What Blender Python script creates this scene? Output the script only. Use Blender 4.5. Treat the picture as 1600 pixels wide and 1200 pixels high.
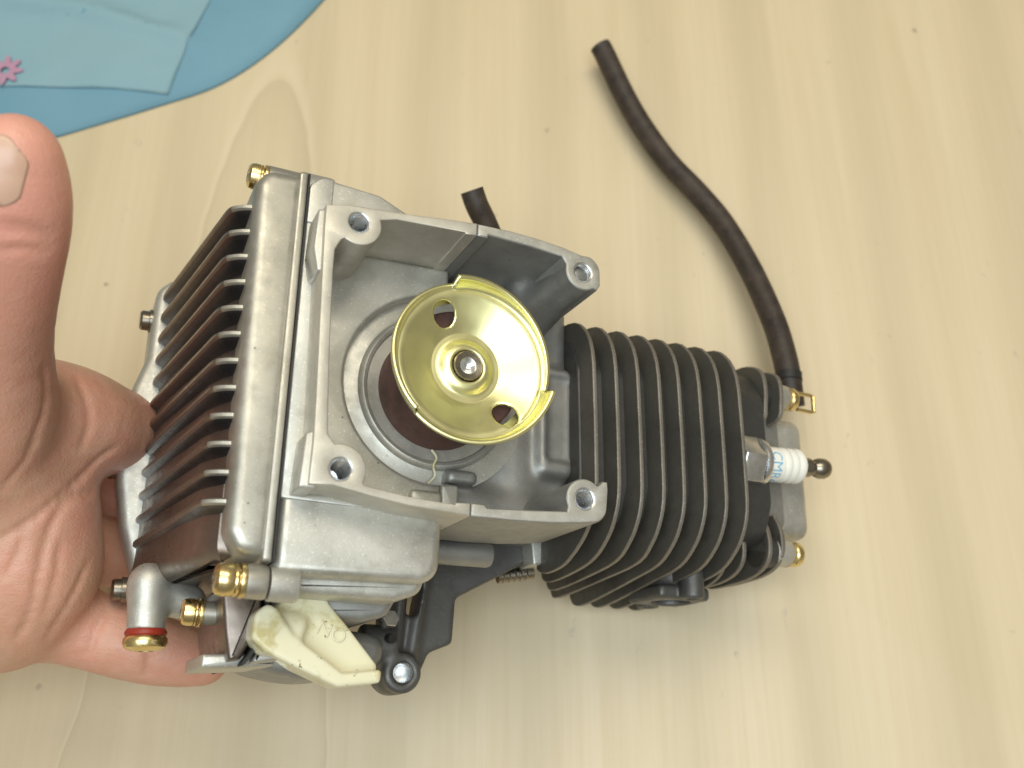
import bpy, bmesh, math, random
import numpy as np
from mathutils import Vector, Matrix

for o in list(bpy.data.objects):
    bpy.data.objects.remove(o, do_unlink=True)
SC = bpy.context.scene
COL = SC.collection
R = math.radians
MM = 0.001

# ------------------------------------------------------------------ camera
cam_d = bpy.data.cameras.new('camera')
cam = bpy.data.objects.new('camera', cam_d); COL.objects.link(cam)
cam.location = (0, 0, 0.4345)
cam.rotation_euler = (R(23.6), 0, 0)
cam_d.sensor_width = 36; cam_d.lens = 35.26
cam_d.clip_start = 0.01; cam_d.clip_end = 50
cam_d.dof.use_dof = True; cam_d.dof.focus_distance = 0.335; cam_d.dof.aperture_fstop = 11
SC.camera = cam

# ------------------------------------------------------------------ light (indoor: ceiling panels, no sun)
world = bpy.data.worlds.new('World'); SC.world = world; world.use_nodes = True
bg = world.node_tree.nodes['Background']
# the unseen room: pale ceiling, darker warm walls
wt = world.node_tree
w_co = wt.nodes.new('ShaderNodeTexCoord'); w_sep = wt.nodes.new('ShaderNodeSeparateXYZ'); w_ramp = wt.nodes.new('ShaderNodeValToRGB')
wt.links.new(w_co.outputs['Generated'], w_sep.inputs[0]); wt.links.new(w_sep.outputs['Z'], w_ramp.inputs[0])
w_ramp.color_ramp.elements[0].position = 0.15; w_ramp.color_ramp.elements[0].color = (0.56, 0.52, 0.43, 1)
w_ramp.color_ramp.elements[1].position = 0.75; w_ramp.color_ramp.elements[1].color = (1.0, 0.91, 0.74, 1)
wt.links.new(w_ramp.outputs[0], bg.inputs[0]); bg.inputs[1].default_value = 0.37

def area(name, loc, target, sx, sy, power, col):
    d = bpy.data.lights.new(name, 'AREA'); d.shape = 'RECTANGLE'; d.size = sx; d.size_y = sy
    d.energy = power; d.color = col
    o = bpy.data.objects.new(name, d); COL.objects.link(o); o.location = loc
    o.rotation_euler = (Vector(target) - Vector(loc)).to_track_quat('-Z', 'Y').to_euler()
    return o
area('ceiling_lamp', (0.12, 0.72, 1.40), (-0.02, 0.25, 0.0), 1.1, 0.5, 9.0, (1.0, 0.915, 0.74))
area('ceiling_lamp', (-0.04, -0.28, 1.35), (-0.02, 0.12, 0.0), 1.2, 0.8, 14.5, (0.80, 0.92, 1.0))

vs = SC.view_settings
SC.display_settings.display_device = 'sRGB'
vs.view_transform = 'Standard'; vs.look = 'None'; vs.exposure = 0.0; vs.gamma = 1.0
try: vs.use_curve_mapping = False
except Exception: pass
SC.render.engine = 'CYCLES'
SC.cycles.use_denoising = True
SC.cycles.max_bounces = 8

# ================================================================== material helpers
class NT:
    def __init__(self, name):
        self.m = bpy.data.materials.new(name); self.m.use_nodes = True
        self.t = self.m.node_tree; self.b = self.t.nodes['Principled BSDF']
        self.co = self.t.nodes.new('ShaderNodeTexCoord').outputs['Object']
    def n(self, typ, **kw):
        nd = self.t.nodes.new(typ)
        for k, v in kw.items():
            if k in nd.inputs: self.set(nd.inputs[k], v)
            else: setattr(nd, k, v)
        return nd
    def set(self, s, v):
        if isinstance(v, bpy.types.NodeSocket): self.t.links.new(v, s)
        elif isinstance(v, (tuple, list)) and len(v) == 3 and s.type == 'RGBA': s.default_value = (*v, 1)
        else: s.default_value = v
    def p(self, **kw):
        for k, v in kw.items(): self.set(self.b.inputs[k.replace('_', ' ')], v)
    def map(self, scale, rot=(0, 0, 0), co=None, loc=(0, 0, 0)):
        nd = self.n('ShaderNodeMapping'); self.set(nd.inputs['Vector'], co or self.co)
        nd.inputs['Scale'].default_value = scale; nd.inputs['Rotation'].default_value = rot; nd.inputs['Location'].default_value = loc
        return nd.outputs[0]
    def noise(self, scale, detail=4, rough=0.55, vec=None, dist=0.0):
        nd = self.n('ShaderNodeTexNoise', Scale=scale, Detail=detail, Roughness=rough, Distortion=dist)
        self.set(nd.inputs['Vector'], vec or self.co); return nd.outputs['Fac']
    def ramp(self, fac, stops):
        nd = self.n('ShaderNodeValToRGB'); self.set(nd.inputs[0], fac)
        e = nd.color_ramp.elements
        while len(e) < len(stops): e.new(0.5)
        for i, (p, c) in enumerate(stops):
            e[i].position = p; e[i].color = (c, c, c, 1) if not isinstance(c, (tuple, list)) else (*c, 1)
        return nd.outputs[0]
    def mix(self, fac, a, b, mode='MIX'):
        nd = self.n('ShaderNodeMix', data_type='RGBA', blend_type=mode)
        self.set(nd.inputs[0], fac); self.set(nd.inputs[6], a); self.set(nd.inputs[7], b); return nd.outputs[2]
    def math(self, op, a, b=0.0):
        nd = self.n('ShaderNodeMath', operation=op); self.set(nd.inputs[0], a); self.set(nd.inputs[1], b); return nd.outputs[0]
    def bump(self, h, strength=0.3, dist=0.001):
        nd = self.n('ShaderNodeBump'); nd.inputs['Strength'].default_value = strength; nd.inputs['Distance'].default_value = dist
        self.set(nd.inputs['Height'], h); self.set(self.b.inputs['Normal'], nd.outputs[0])

def cast_metal(name, col, metal=0.7, rough=0.45, grain=0.25, grime=0.35, stain=(0.16, 0.13, 0.07), sparkle=0.5, spots=0.6):
    k = NT(name)
    big = k.noise(55, 5, 0.6); med = k.noise(260, 3); fine = k.noise(2600, 2, 0.7)
    c1 = tuple(v * 0.82 for v in col); c2 = tuple(min(1, v * 1.12) for v in col)
    base = k.mix(k.ramp(big, [(0.3, 0.0), (0.7, 1.0)]), c1, c2)
    # sparse sparkle of the cast grain
    sp = k.ramp(k.noise(1250, 2, 0.75), [(0.60, 0.0), (0.70, 1.0)])
    base = k.mix(k.math('MULTIPLY', sp, sparkle), base, (0.95, 0.93, 0.88))
    # oily stains
    st = k.ramp(k.noise(38, 6, 0.65, k.map((1, 1, 1), loc=(3.1, 1.7, 0.4))), [(0.56, 0.0), (0.72, 1.0)])
    base = k.mix(k.math('MULTIPLY', st, grime), base, stain)
    # little dark specks
    vo = k.n('ShaderNodeTexVoronoi', Scale=190.0); k.set(vo.inputs['Vector'], k.co)
    dk = k.ramp(vo.outputs['Distance'], [(0.045, 1.0), (0.085, 0.0)])
    pick = k.ramp(k.noise(70, 2), [(0.52, 0.0), (0.6, 1.0)])
    base = k.mix(k.math('MULTIPLY', k.math('MULTIPLY', dk, pick), spots), base, (0.03, 0.026, 0.02))
    k.p(Base_Color=base, Metallic=metal)
    rr = k.ramp(med, [(0.3, rough - 0.08), (0.7, rough + 0.1)])
    k.p(Roughness=rr)
    k.bump(k.math('ADD', fine, k.math('MULTIPLY', med, 0.6)), grain, 0.0004)
    return k.m

def plain(name, col, metal=0.0, rough=0.4, var=0.15, bump=0.05, scale=200, **kw):
    k = NT(name)
    f = k.noise(scale, 4)
    c1 = tuple(v * (1 - var) for v in col); c2 = tuple(min(1, v * (1 + var)) for v in col)
    k.p(Base_Color=k.mix(f, c1, c2), Metallic=metal, Roughness=k.ramp(k.noise(scale * 2.3, 3), [(0.3, max(0.03, rough - 0.07)), (0.7, rough + 0.07)]))
    k.p(**kw)
    if bump: k.bump(k.noise(scale * 5, 2), bump, 0.0004)
    return k.m

M = {}
M['alu'] = cast_metal('cast_aluminium', (0.56, 0.545, 0.485), 0.68, 0.45, 0.16, 0.38)
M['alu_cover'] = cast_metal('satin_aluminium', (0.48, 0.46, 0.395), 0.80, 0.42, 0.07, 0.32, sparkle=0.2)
M['alu_rim'] = cast_metal('machined_rim', (0.60, 0.565, 0.48), 0.6, 0.45, 0.16, 0.12, sparkle=0.3, spots=0.3)
M['alu_brown'] = cast_metal('reflection_brown_aluminium', (0.225, 0.187, 0.160), 0.85, 0.32, 0.08, 0.22, (0.06, 0.035, 0.025), 0.05)  # same aluminium, browned to paint in dark reflections of hand and room
M['fin_side'] = cast_metal('shaded_rib_side', (0.125, 0.115, 0.112), 0.85, 0.34, 0.08, 0.3, (0.05, 0.04, 0.035), 0.05)  # rib sides darkened in colour for the shade on their down-turned faces
M['brown_edge'] = cast_metal('shaded_fin_edge', (0.27, 0.215, 0.18), 0.85, 0.36, 0.12, 0.4, (0.08, 0.05, 0.035), 0.05)  # dim tint paints the shade on fin edges facing away from light
M['grey'] = cast_metal('grey_casting', (0.33, 0.325, 0.305), 0.65, 0.45, 0.16, 0.25, (0.06, 0.055, 0.04), 0.12)
M['dark'] = cast_metal('dark_casting', (0.07, 0.068, 0.064), 0.5, 0.45, 0.15, 0.3, (0.02, 0.02, 0.018), 0.03)
M['bracket'] = cast_metal('dark_bracket', (0.12, 0.117, 0.11), 0.55, 0.42, 0.2, 0.35, (0.03, 0.028, 0.022), 0.06)
M['fin'] = cast_metal('black_fin_casting', (0.085, 0.078, 0.064), 0.25, 0.52, 0.35, 0.5, (0.018, 0.017, 0.014), 0.02)
M['fin_edge'] = cast_metal('worn_fin_edge', (0.25, 0.225, 0.19), 0.6, 0.45, 0.3, 0.4, (0.05, 0.045, 0.03), 0.2)
M['gold'] = plain('zinc_passivated_gold', (0.78, 0.62, 0.30), 1.0, 0.27, 0.2, 0.03)
M['drum'] = plain('yellow_zinc_sheet', (0.92, 0.885, 0.47), 1.0, 0.36, 0.03, 0.0, 40)
M['steel'] = plain('bright_steel', (0.74, 0.75, 0.75), 1.0, 0.30, 0.1, 0.03)
M['steel_dark'] = plain('burnished_steel', (0.30, 0.27, 0.22), 1.0, 0.28, 0.2, 0.03)
M['brown'] = cast_metal('brown_clutch_lining', (0.13, 0.058, 0.045), 0.0, 0.65, 0.8, 0.7, (0.03, 0.015, 0.012), 0.0)
M['black'] = plain('black_rubber', (0.015, 0.014, 0.013), 0.0, 0.55, 0.2, 0.1)
M['gasket'] = plain('black_gasket', (0.03, 0.028, 0.025), 0.0, 0.7, 0.3, 0.1)
M['red'] = plain('red_oring', (0.30, 0.030, 0.015), 0.0, 0.4, 0.2, 0.0)
M['ceramic'] = plain('white_ceramic', (0.86, 0.84, 0.76), 0.0, 0.18, 0.03, 0.0)
M['blue_ink'] = plain('blue_ink', (0.20, 0.48, 0.70), 0.0, 0.35, 0.15, 0.0)

def hose_mat():
    k = NT('brown_rubber_hose')
    c = k.mix(k.ramp(k.noise(110, 6, 0.65), [(0.35, 0.0), (0.65, 1.0)]), (0.020, 0.014, 0.011), (0.060, 0.042, 0.030))
    dust = k.ramp(k.noise(420, 3), [(0.6, 0.0), (0.75, 0.35)])
    k.p(Base_Color=k.mix(dust, c, (0.12, 0.10, 0.075)), Roughness=0.55)
    k.bump(k.noise(900, 3), 0.25, 0.0004); return k.m
M['hose'] = hose_mat()

def lever_mat():
    k = NT('cream_plastic')
    c = k.mix(k.noise(70, 4), (0.74, 0.69, 0.46), (0.80, 0.76, 0.56))
    oil = k.ramp(k.noise(85, 5, 0.6, k.map((1, 1, 1), loc=(1.3, 0.2, 2.0))), [(0.54, 0.0), (0.66, 1.0)])
    c = k.mix(k.math('MULTIPLY', oil, 0.6), c, (0.40, 0.32, 0.05))
    sp = k.ramp(k.noise(900, 2), [(0.66, 0.0), (0.72, 1.0)])
    sp = k.math('MULTIPLY', sp, k.ramp(k.noise(90, 2), [(0.5, 0.0), (0.62, 1.0)]))
    c = k.mix(sp, c, (0.16, 0.11, 0.02))
    k.p(Base_Color=c, Roughness=0.30, Subsurface_Weight=0.08, Subsurface_Radius=(0.004, 0.003, 0.0015), Subsurface_Scale=1.0)
    k.bump(k.noise(600, 2), 0.06, 0.0004); return k.m
M['lever'] = lever_mat()

def skin_mat():
    k = NT('skin')
    blot = k.noise(45, 4, 0.6); mot = k.noise(220, 4, 0.6)
    c = k.mix(k.ramp(blot, [(0.32, 0.0), (0.68, 1.0)]), (0.60, 0.345, 0.225), (0.66, 0.305, 0.215))
    c = k.mix(k.math('MULTIPLY', k.ramp(mot, [(0.45, 0.0), (0.7, 1.0)]), 0.35), c, (0.70, 0.42, 0.32))
    sx = k.n('ShaderNodeSeparateXYZ'); k.set(sx.inputs[0], k.co)
    c = k.mix(k.math('MULTIPLY', k.ramp(sx.outputs['Z'], [(0.13, 0.0), (0.20, 1.0)]), 0.65), c, (0.78, 0.355, 0.275))   # rosier thumb
    k.p(Base_Color=c, Roughness=0.42, Subsurface_Weight=0.22, Subsurface_Radius=(0.006, 0.0022, 0.0012), Subsurface_Scale=0.7)
    vo = k.n('ShaderNodeTexVoronoi', Scale=850.0, feature='DISTANCE_TO_EDGE'); k.set(vo.inputs['Vector'], k.map((1, 1, 0.6)))
    wr = k.noise(170, 5, 0.6, k.map((0.7, 2.0, 1.6)))
    k.bump(k.math('ADD', k.math('MULTIPLY', vo.outputs[0], 0.8), k.math('MULTIPLY', wr, 1.6)), 0.35, 0.0006)
    return k.m
M['skin'] = skin_mat()
def nail_mat():
    k = NT('fingernail')
    k.p(Base_Color=k.mix(k.noise(150, 3), (0.60, 0.36, 0.26), (0.66, 0.44, 0.32)), Roughness=0.28, Subsurface_Weight=0.15, Subsurface_Radius=(0.003, 0.0015, 0.001), Subsurface_Scale=0.5)
    k.bump(k.noise(300, 2, vec=k.map((4, 0.4, 0.4))), 0.1, 0.0003); return k.m
M['nail'] = nail_mat()

def wood_mat():
    k = NT('pale_wood_laminate')
    g1 = k.noise(9, 5, 0.55, k.map((6.0, 0.35, 1)), 0.6)           # wide bands along the grain
    g2 = k.noise(60, 6, 0.65, k.map((5.0, 0.12, 1)), 0.2)          # fine fibres
    w = k.n('ShaderNodeTexWave', Scale=5.0, Distortion=5.5, Detail=3.0); w.inputs['Detail Scale'].default_value = 0.8
    k.set(w.inputs['Vector'], k.map((1.0, 0.22, 1), loc=(0.21, 0.0, 0)))
    c = k.mix(k.ramp(g1, [(0.32, 0.0), (0.7, 1.0)]), (0.64, 0.52, 0.335), (0.69, 0.57, 0.38))
    c = k.mix(k.math('MULTIPLY', k.ramp(g2, [(0.4, 0.0), (0.75, 1.0)]), 0.26), c, (0.53, 0.42, 0.225))
    c = k.mix(k.math('MULTIPLY', k.ramp(w.outputs['Fac'], [(0.50, 0.0), (0.97, 1.0)]), 0.27), c, (0.47, 0.385, 0.235))
    # one flame-shaped figure of the grain near the far left
    sx = k.n('ShaderNodeSeparateXYZ'); k.set(sx.inputs[0], k.co)
    dx = k.math('ADD', k.math('ADD', sx.outputs['X'], 0.128), k.math('MULTIPLY', k.math('SUBTRACT', k.noise(14, 2), 0.5), 0.014))
    vv = k.math('ADD', k.math('SUBTRACT', sx.outputs['Y'], 0.372), k.math('MULTIPLY', k.math('MULTIPLY', dx, dx), 120.0))
    fl = k.ramp(k.math('ADD', k.math('MULTIPLY', vv, 9.0), 0.5), [(0.06, 0.15), (0.30, 0.55), (0.48, 1.0), (0.505, 0.0)])
    fl.node.color_ramp.interpolation = 'EASE'
    c = k.mix(k.math('MULTIPLY', fl, 0.40), c, (0.47, 0.39, 0.235))
    fl2 = k.ramp(k.math('ADD', k.math('MULTIPLY', vv, 9.0), 0.5), [(0.49, 0.0), (0.56, 1.0), (0.72, 0.0)])
    c = k.mix(k.math('MULTIPLY', fl2, 0.30), c, (0.76, 0.66, 0.46))
    # faint short scuffs across and along the grain
    sf = k.ramp(k.noise(55, 6, 0.75, k.map((1.6, 0.7, 1), loc=(2.2, 4.1, 0))), [(0.635, 0.0), (0.70, 0.45)])
    c = k.mix(sf, c, (0.42, 0.37, 0.28))
    # scuffs and specks of dirt
    vo = k.n('ShaderNodeTexVoronoi', Scale=46.0); k.set(vo.inputs['Vector'], k.map((1, 1, 1), co=k.co))
    jag = k.math('ADD', vo.outputs['Distance'], k.math('MULTIPLY', k.math('SUBTRACT', k.noise(420, 3), 0.5), 0.16))
    sp = k.ramp(jag, [(0.03, 1.0), (0.085, 0.0)])
    sp = k.math('MULTIPLY', sp, k.ramp(k.noise(26, 2, vec=k.map((1, 1, 1), loc=(0.7, 0.3, 0))), [(0.50, 0.0), (0.60, 1.0)]))
    c = k.mix(k.math('MULTIPLY', sp, 0.65), c, (0.16, 0.14, 0.10))
    sm = k.ramp(k.noise(34, 5, 0.7, k.map((1, 1, 1), loc=(5.2, 2.1, 0))), [(0.64, 0.0), (0.85, 0.12)])
    c = k.mix(sm, c, (0.46, 0.40, 0.29))
    k.p(Base_Color=c, Roughness=k.ramp(g2, [(0.3, 0.36), (0.8, 0.5)]))
    k.b.inputs['Specular IOR Level'].default_value = 0.45
    k.bump(g2, 0.05, 0.0004); return k.m
M['wood'] = wood_mat()

def bag_mat(name, c1, c2, trans=0.15):
    k = NT(name)
    k.p(Base_Color=k.mix(k.noise(14, 4), c1, c2), Roughness=0.38, Transmission_Weight=trans, IOR=1.15)
    k.bump(k.noise(60, 4, vec=k.map((1, 2.2, 1))), 0.25, 0.002); return k.m
M['bag'] = bag_mat('blue_plastic', (0.14, 0.29, 0.38), (0.20, 0.36, 0.44), 0.0)
M['bag_pale'] = bag_mat('pale_blue_plastic', (0.22, 0.375, 0.43), (0.28, 0.42, 0.46), 0.0)
M['pink'] = plain('pink_print', (0.46, 0.26, 0.36), 0, 0.4, 0.1, 0)

# ================================================================== mesh helpers (engine coordinates in millimetres)
class B:
    """collects pieces of one mesh"""
    def __init__(self): self.v = []; self.f = []; self.m = []
    def add(self, vf, mat=0):
        v, fs = vf[0], vf[1]; ms = vf[2] if len(vf) > 2 else [mat] * len(fs)
        o = len(self.v); self.v += [tuple(p) for p in v]
        self.f += [tuple(i + o for i in q) for q in fs]; self.m += ms
        return self
    def obj(self, name, mats, parent=None, sharp=34, recalc=True, smooth=True):
        me = bpy.data.meshes.new(name)
        me.from_pydata([(x * MM, y * MM, z * MM) for x, y, z in self.v], [], self.f)
        bm = bmesh.new(); bm.from_mesh(me)
        for i, fc in enumerate(bm.faces):
            fc.material_index = self.m[i]; fc.smooth = smooth
        if recalc: bmesh.ops.recalc_face_normals(bm, faces=bm.faces)
        th = R(sharp)
        for e in bm.edges:
            if len(e.link_faces) == 2 and e.calc_face_angle(0) > th: e.smooth = False
        bm.to_mesh(me); bm.free()
        for m in (mats if isinstance(mats, (list, tuple)) else [mats]):
            me.materials.append(M[m] if isinstance(m, str) else m)
        o = bpy.data.objects.new(name, me); COL.objects.link(o)
        if parent is not None: o.parent = parent
        return o

def area2(p): return sum(p[i][0] * p[(i + 1) % len(p)][1] - p[(i + 1) % len(p)][0] * p[i][1] for i in range(len(p))) / 2
def ccw(p): return list(p) if area2(p) > 0 else list(p)[::-1]
def offset(p, d):
    """move a ccw loop inwards by d"""
    n = len(p); out = []
    for i in range(n):
        a, b, c = p[i - 1], p[i], p[(i + 1) % n]
        e1 = (b[0] - a[0], b[1] - a[1]); e2 = (c[0] - b[0], c[1] - b[1])
        l1 = math.hypot(*e1) or 1e-9; l2 = math.hypot(*e2) or 1e-9
        n1 = (-e1[1] / l1, e1[0] / l1); n2 = (-e2[1] / l2, e2[0] / l2)
        k = max(0.35, 1 + n1[0] * n2[0] + n1[1] * n2[1])
        out.append((b[0] + (n1[0] + n2[0]) * d / k, b[1] + (n1[1] + n2[1]) * d / k))
    return out
def arc(cx, cy, r, a0, a1, n=10):
    return [(cx + r * math.cos(R(a0 + (a1 - a0) * i / n)), cy + r * math.sin(R(a0 + (a1 - a0) * i / n))) for i in range(n + 1)]
def circle(cx, cy, r, n=32): return [(cx + r * math.cos(2 * math.pi * i / n), cy + r * math.sin(2 * math.pi * i / n)) for i in range(n)]
def rnd(pts, rad, n=5):
    """round the corners of a polygon; rad one number or one per corner"""
    out = []; N = len(pts)
    for i in range(N):
        a, b, c = Vector(pts[i - 1]), Vector(pts[i]), Vector(pts[(i + 1) % N])
        r = rad[i] if isinstance(rad, (list, tuple)) else rad
        u = (a - b); v = (c - b); lu, lv = u.length, v.length; u.normalize(); v.normalize()
        ang = u.angle(v, math.pi)
        if r <= 0 or ang > math.pi - 0.02: out.append(tuple(b)); continue
        t = min(r / math.tan(ang / 2), lu * 0.48, lv * 0.48)
        p0, p2 = b + u * t, b + v * t
        for k in range(n + 1):
            s = k / n
            q = p0 * (1 - s) ** 2 + b * 2 * s * (1 - s) + p2 * s ** 2
            out.append(tuple(q))
    return out
def smoothline(pts, n=6, closed=False):
    """Catmull-Rom through points of any dimension"""
    P = [Vector(p) for p in pts]; N = len(P); out = []
    rng = range(N) if closed else range(N - 1)
    for i in rng:
        p1, p2 = P[i], P[(i + 1) % N]
        p0 = P[i - 1] if (closed or i > 0) else p1 * 2 - p2
        p3 = P[(i + 2) % N] if (closed or i + 2 < N) else p2 * 2 - p1
        for k in range(n):
            t = k / n
            out.append(0.5 * ((2 * p1) + (p2 - p0) * t + (2 * p0 - 5 * p1 + 4 * p2 - p3) * t * t + (3 * p1 - p0 - 3 * p2 + p3) * t ** 3))
    if not closed: out.append(P[-1])
    return [tuple(p) for p in out]

AX = {'xyz': lambda u, v, w: (u, v, w), 'yzx': lambda u, v, w: (w, u, v), 'xzy': lambda u, v, w: (u, w, v)}
def extr(outer, w0, w1, holes=(), bev=0.0, bev1=None, ax='xyz', seg=3, edge=None):
    """prism of an outline (with holes) from w0 (front) to w1 with rounded front and back edges"""
    fn = AX[ax]; bev1 = bev if bev1 is None else bev1; s = -1 if w1 < w0 else 1
    loops = [ccw(outer)] + [ccw(h)[::-1] for h in holes]
    V = []; F = []; MI = []; caps0 = []; caps1 = []
    for li, lp in enumerate(loops):
        rings = []
        def ring(ins, w):
            q = offset(lp, ins) if ins else lp
            st = len(V); V.extend(fn(x, y, w) for x, y in q); rings.append(list(range(st, st + len(q))))
        if bev:
            for k in range(seg + 1):
                a = math.pi / 2 * k / seg
                ring(bev * (1 - math.sin(a)), w0 + s * bev * (1 - math.cos(a)))
        else: ring(0, w0)
        if bev1:
            for k in range(seg + 1):
                a = math.pi / 2 * k / seg
                ring(bev1 * (1 - math.cos(a)), w1 - s * bev1 * (1 - math.sin(a)))
        else: ring(0, w1)
        for a, b in zip(rings, rings[1:]):
            n = len(a)
            for i in range(n):
                F.append((a[i], a[(i + 1) % n], b[(i + 1) % n], b[i])); MI.append(0 if edge is None else edge)
        caps0.append(rings[0]); caps1.append(rings[-1])
    for caps in (caps0, caps1):
        if len(loops) == 1: F.append(tuple(caps[0])); MI.append(0)
        else:
            bm = bmesh.new(); mp = {}; ed = []
            for lp in caps:
                vs_ = [bm.verts.new(V[i]) for i in lp]
                for i, vv in zip(lp, vs_): mp[vv] = i
                for i in range(len(vs_)): ed.append(bm.edges.new((vs_[i], vs_[(i + 1) % len(vs_)])))
            res = bmesh.ops.triangle_fill(bm, edges=ed, use_beauty=True, use_dissolve=False)
            for g in bm.faces:
                F.append(tuple(mp[v] for v in g.verts)); MI.append(0)
            bm.free()
    return V, F, MI
def box(x0, x1, y0, y1, z0, z1, r=1.0, bev=0.8):
    """rounded box, front at z1 (the larger z)"""
    return extr(rnd([(x0, y0), (x1, y0), (x1, y1), (x0, y1)], r, 4), max(z0, z1), min(z0, z1), bev=bev)
def frame(axis):
    a = Vector(axis).normalized(); t = Vector((0, 1, 0)) if abs(a.y) < 0.9 else Vector((1, 0, 0))
    u = t.cross(a).normalized(); return u, a.cross(u), a
def lathe(prof, c, axis, seg=40, cap0=True, cap1=True, a0=0, a1=360):
    u, v, a = frame(axis); c = Vector(c); V = []; F = []
    full = abs(a1 - a0) >= 359.9; n = seg if full else seg + 1
    for r, h in prof:
        for i in range(n):
            t = R(a0 + (a1 - a0) * i / seg); V.append(tuple(c + a * h + (u * math.cos(t) + v * math.sin(t)) * r))
    for k in range(len(prof) - 1):
        for i in range(n if full else n - 1):
            j = (i + 1) % n
            F.append((k * n + i, k * n + j, (k + 1) * n + j, (k + 1) * n + i))
    if cap0: F.append(tuple(range(n)))
    if cap1: F.append(tuple((len(prof) - 1) * n + i for i in range(n)))
    return V, F
def tube(path, r, seg=20, bore=None, rfun=None):
    P = [Vector(p) for p in path]; V = []; F = []; n = len(P)
    t0 = (P[1] - P[0]).normalized(); u = Vector((0, 0, 1)).cross(t0)
    if u.length < 0.1: u = Vector((1, 0, 0)).cross(t0)
    u.normalize(); rings = []
    fr = []
    for i in range(n):
        t = (P[min(i + 1, n - 1)] - P[max(i - 1, 0)]).normalized()
        u = (u - t * u.dot(t)).normalized(); fr.append((P[i], u.copy(), t.cross(u)))
    def ring(i, rr):
        p, a, b = fr[i]; st = len(V)
        for k in range(seg):
            th = 2 * math.pi * k / seg; V.append(tuple(p + (a * math.cos(th) + b * math.sin(th)) * rr))
        rings.append(st)
    order = []
    if bore:
        ring(min(3, n - 1), bore); ring(0, bore)
    for i in range(n): ring(i, (rfun(i / (n - 1)) if rfun else r))
    if bore:
        ring(n - 1, bore); ring(max(n - 4, 0), bore)
    for a, b in zip(rings, rings[1:]):
        for k in range(seg):
            j = (k + 1) % seg; F.append((a + k, a + j, b + j, b + k))
    F.append(tuple(rings[0] + k for k in range(seg))); F.append(tuple(rings[-1] + k for k in range(seg)))
    return V, F

# ---------- implicit surfaces for the soft, moulded shapes
def smin(a, b, k):
    h = np.clip(0.5 + 0.5 * (b - a) / k, 0, 1); return b * (1 - h) + a * h - k * h * (1 - h)
def smax(a, b, k): return -smin(-a, -b, k)
def s_box(P, c, hf, r):
    q = np.abs(P - np.array(c, np.float32)) - (np.array(hf, np.float32) - r)
    return np.linalg.norm(np.maximum(q, 0), axis=-1) + np.minimum(q.max(-1), 0) - r
def s_cone(P, a, b, r1, r2):
    """capsule whose radius runs from r1 to r2"""
    a = np.array(a, np.float32); b = np.array(b, np.float32); ba = b - a
    h = np.clip(((P - a) @ ba) / float(ba @ ba), 0, 1)
    return np.linalg.norm(P - a - h[..., None] * ba, axis=-1) - (r1 + (r2 - r1) * h)
def s_cyl(P, a, b, r, rd=0.0):
    a = np.array(a, np.float32); b = np.array(b, np.float32); ba = b - a; L = float(np.linalg.norm(ba)); n = ba / L
    w = (P - a) @ n; rad = np.linalg.norm(P - a - w[..., None] * n, axis=-1)
    dx = rad - (r - rd); dy = np.abs(w - L / 2) - (L / 2 - rd)
    return np.minimum(np.maximum(dx, dy), 0) + np.hypot(np.maximum(dx, 0), np.maximum(dy, 0)) - rd
def s_poly(X, Y, pts):
    pts = np.array(pts, np.float32); d = np.full(X.shape, 1e9, np.float32); s = np.ones(X.shape, np.float32); n = len(pts); j = n - 1
    for i in range(n):
        ex, ey = pts[j] - pts[i]; wx = X - pts[i][0]; wy = Y - pts[i][1]
        t = np.clip((wx * ex + wy * ey) / (ex * ex + ey * ey + 1e-12), 0, 1)
        d = np.minimum(d, (wx - ex * t) ** 2 + (wy - ey * t) ** 2)
        c1 = Y >= pts[i][1]; c2 = Y < pts[j][1]; c3 = ex * wy > ey * wx
        s = np.where((c1 & c2 & c3) | (~c1 & ~c2 & ~c3), -s, s); j = i
    return s * np.sqrt(d)
def s_prism(P, pts, z0, z1, r=1.0):
    """outline in xy between z0 < z1, edges rounded by r"""
    d2 = s_poly(P[..., 0], P[..., 1], pts) + r; dz = np.abs(P[..., 2] - (z0 + z1) / 2) - (abs(z1 - z0) / 2 - r)
    return np.minimum(np.maximum(d2, dz), 0) + np.hypot(np.maximum(d2, 0), np.maximum(dz, 0)) - r
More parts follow.
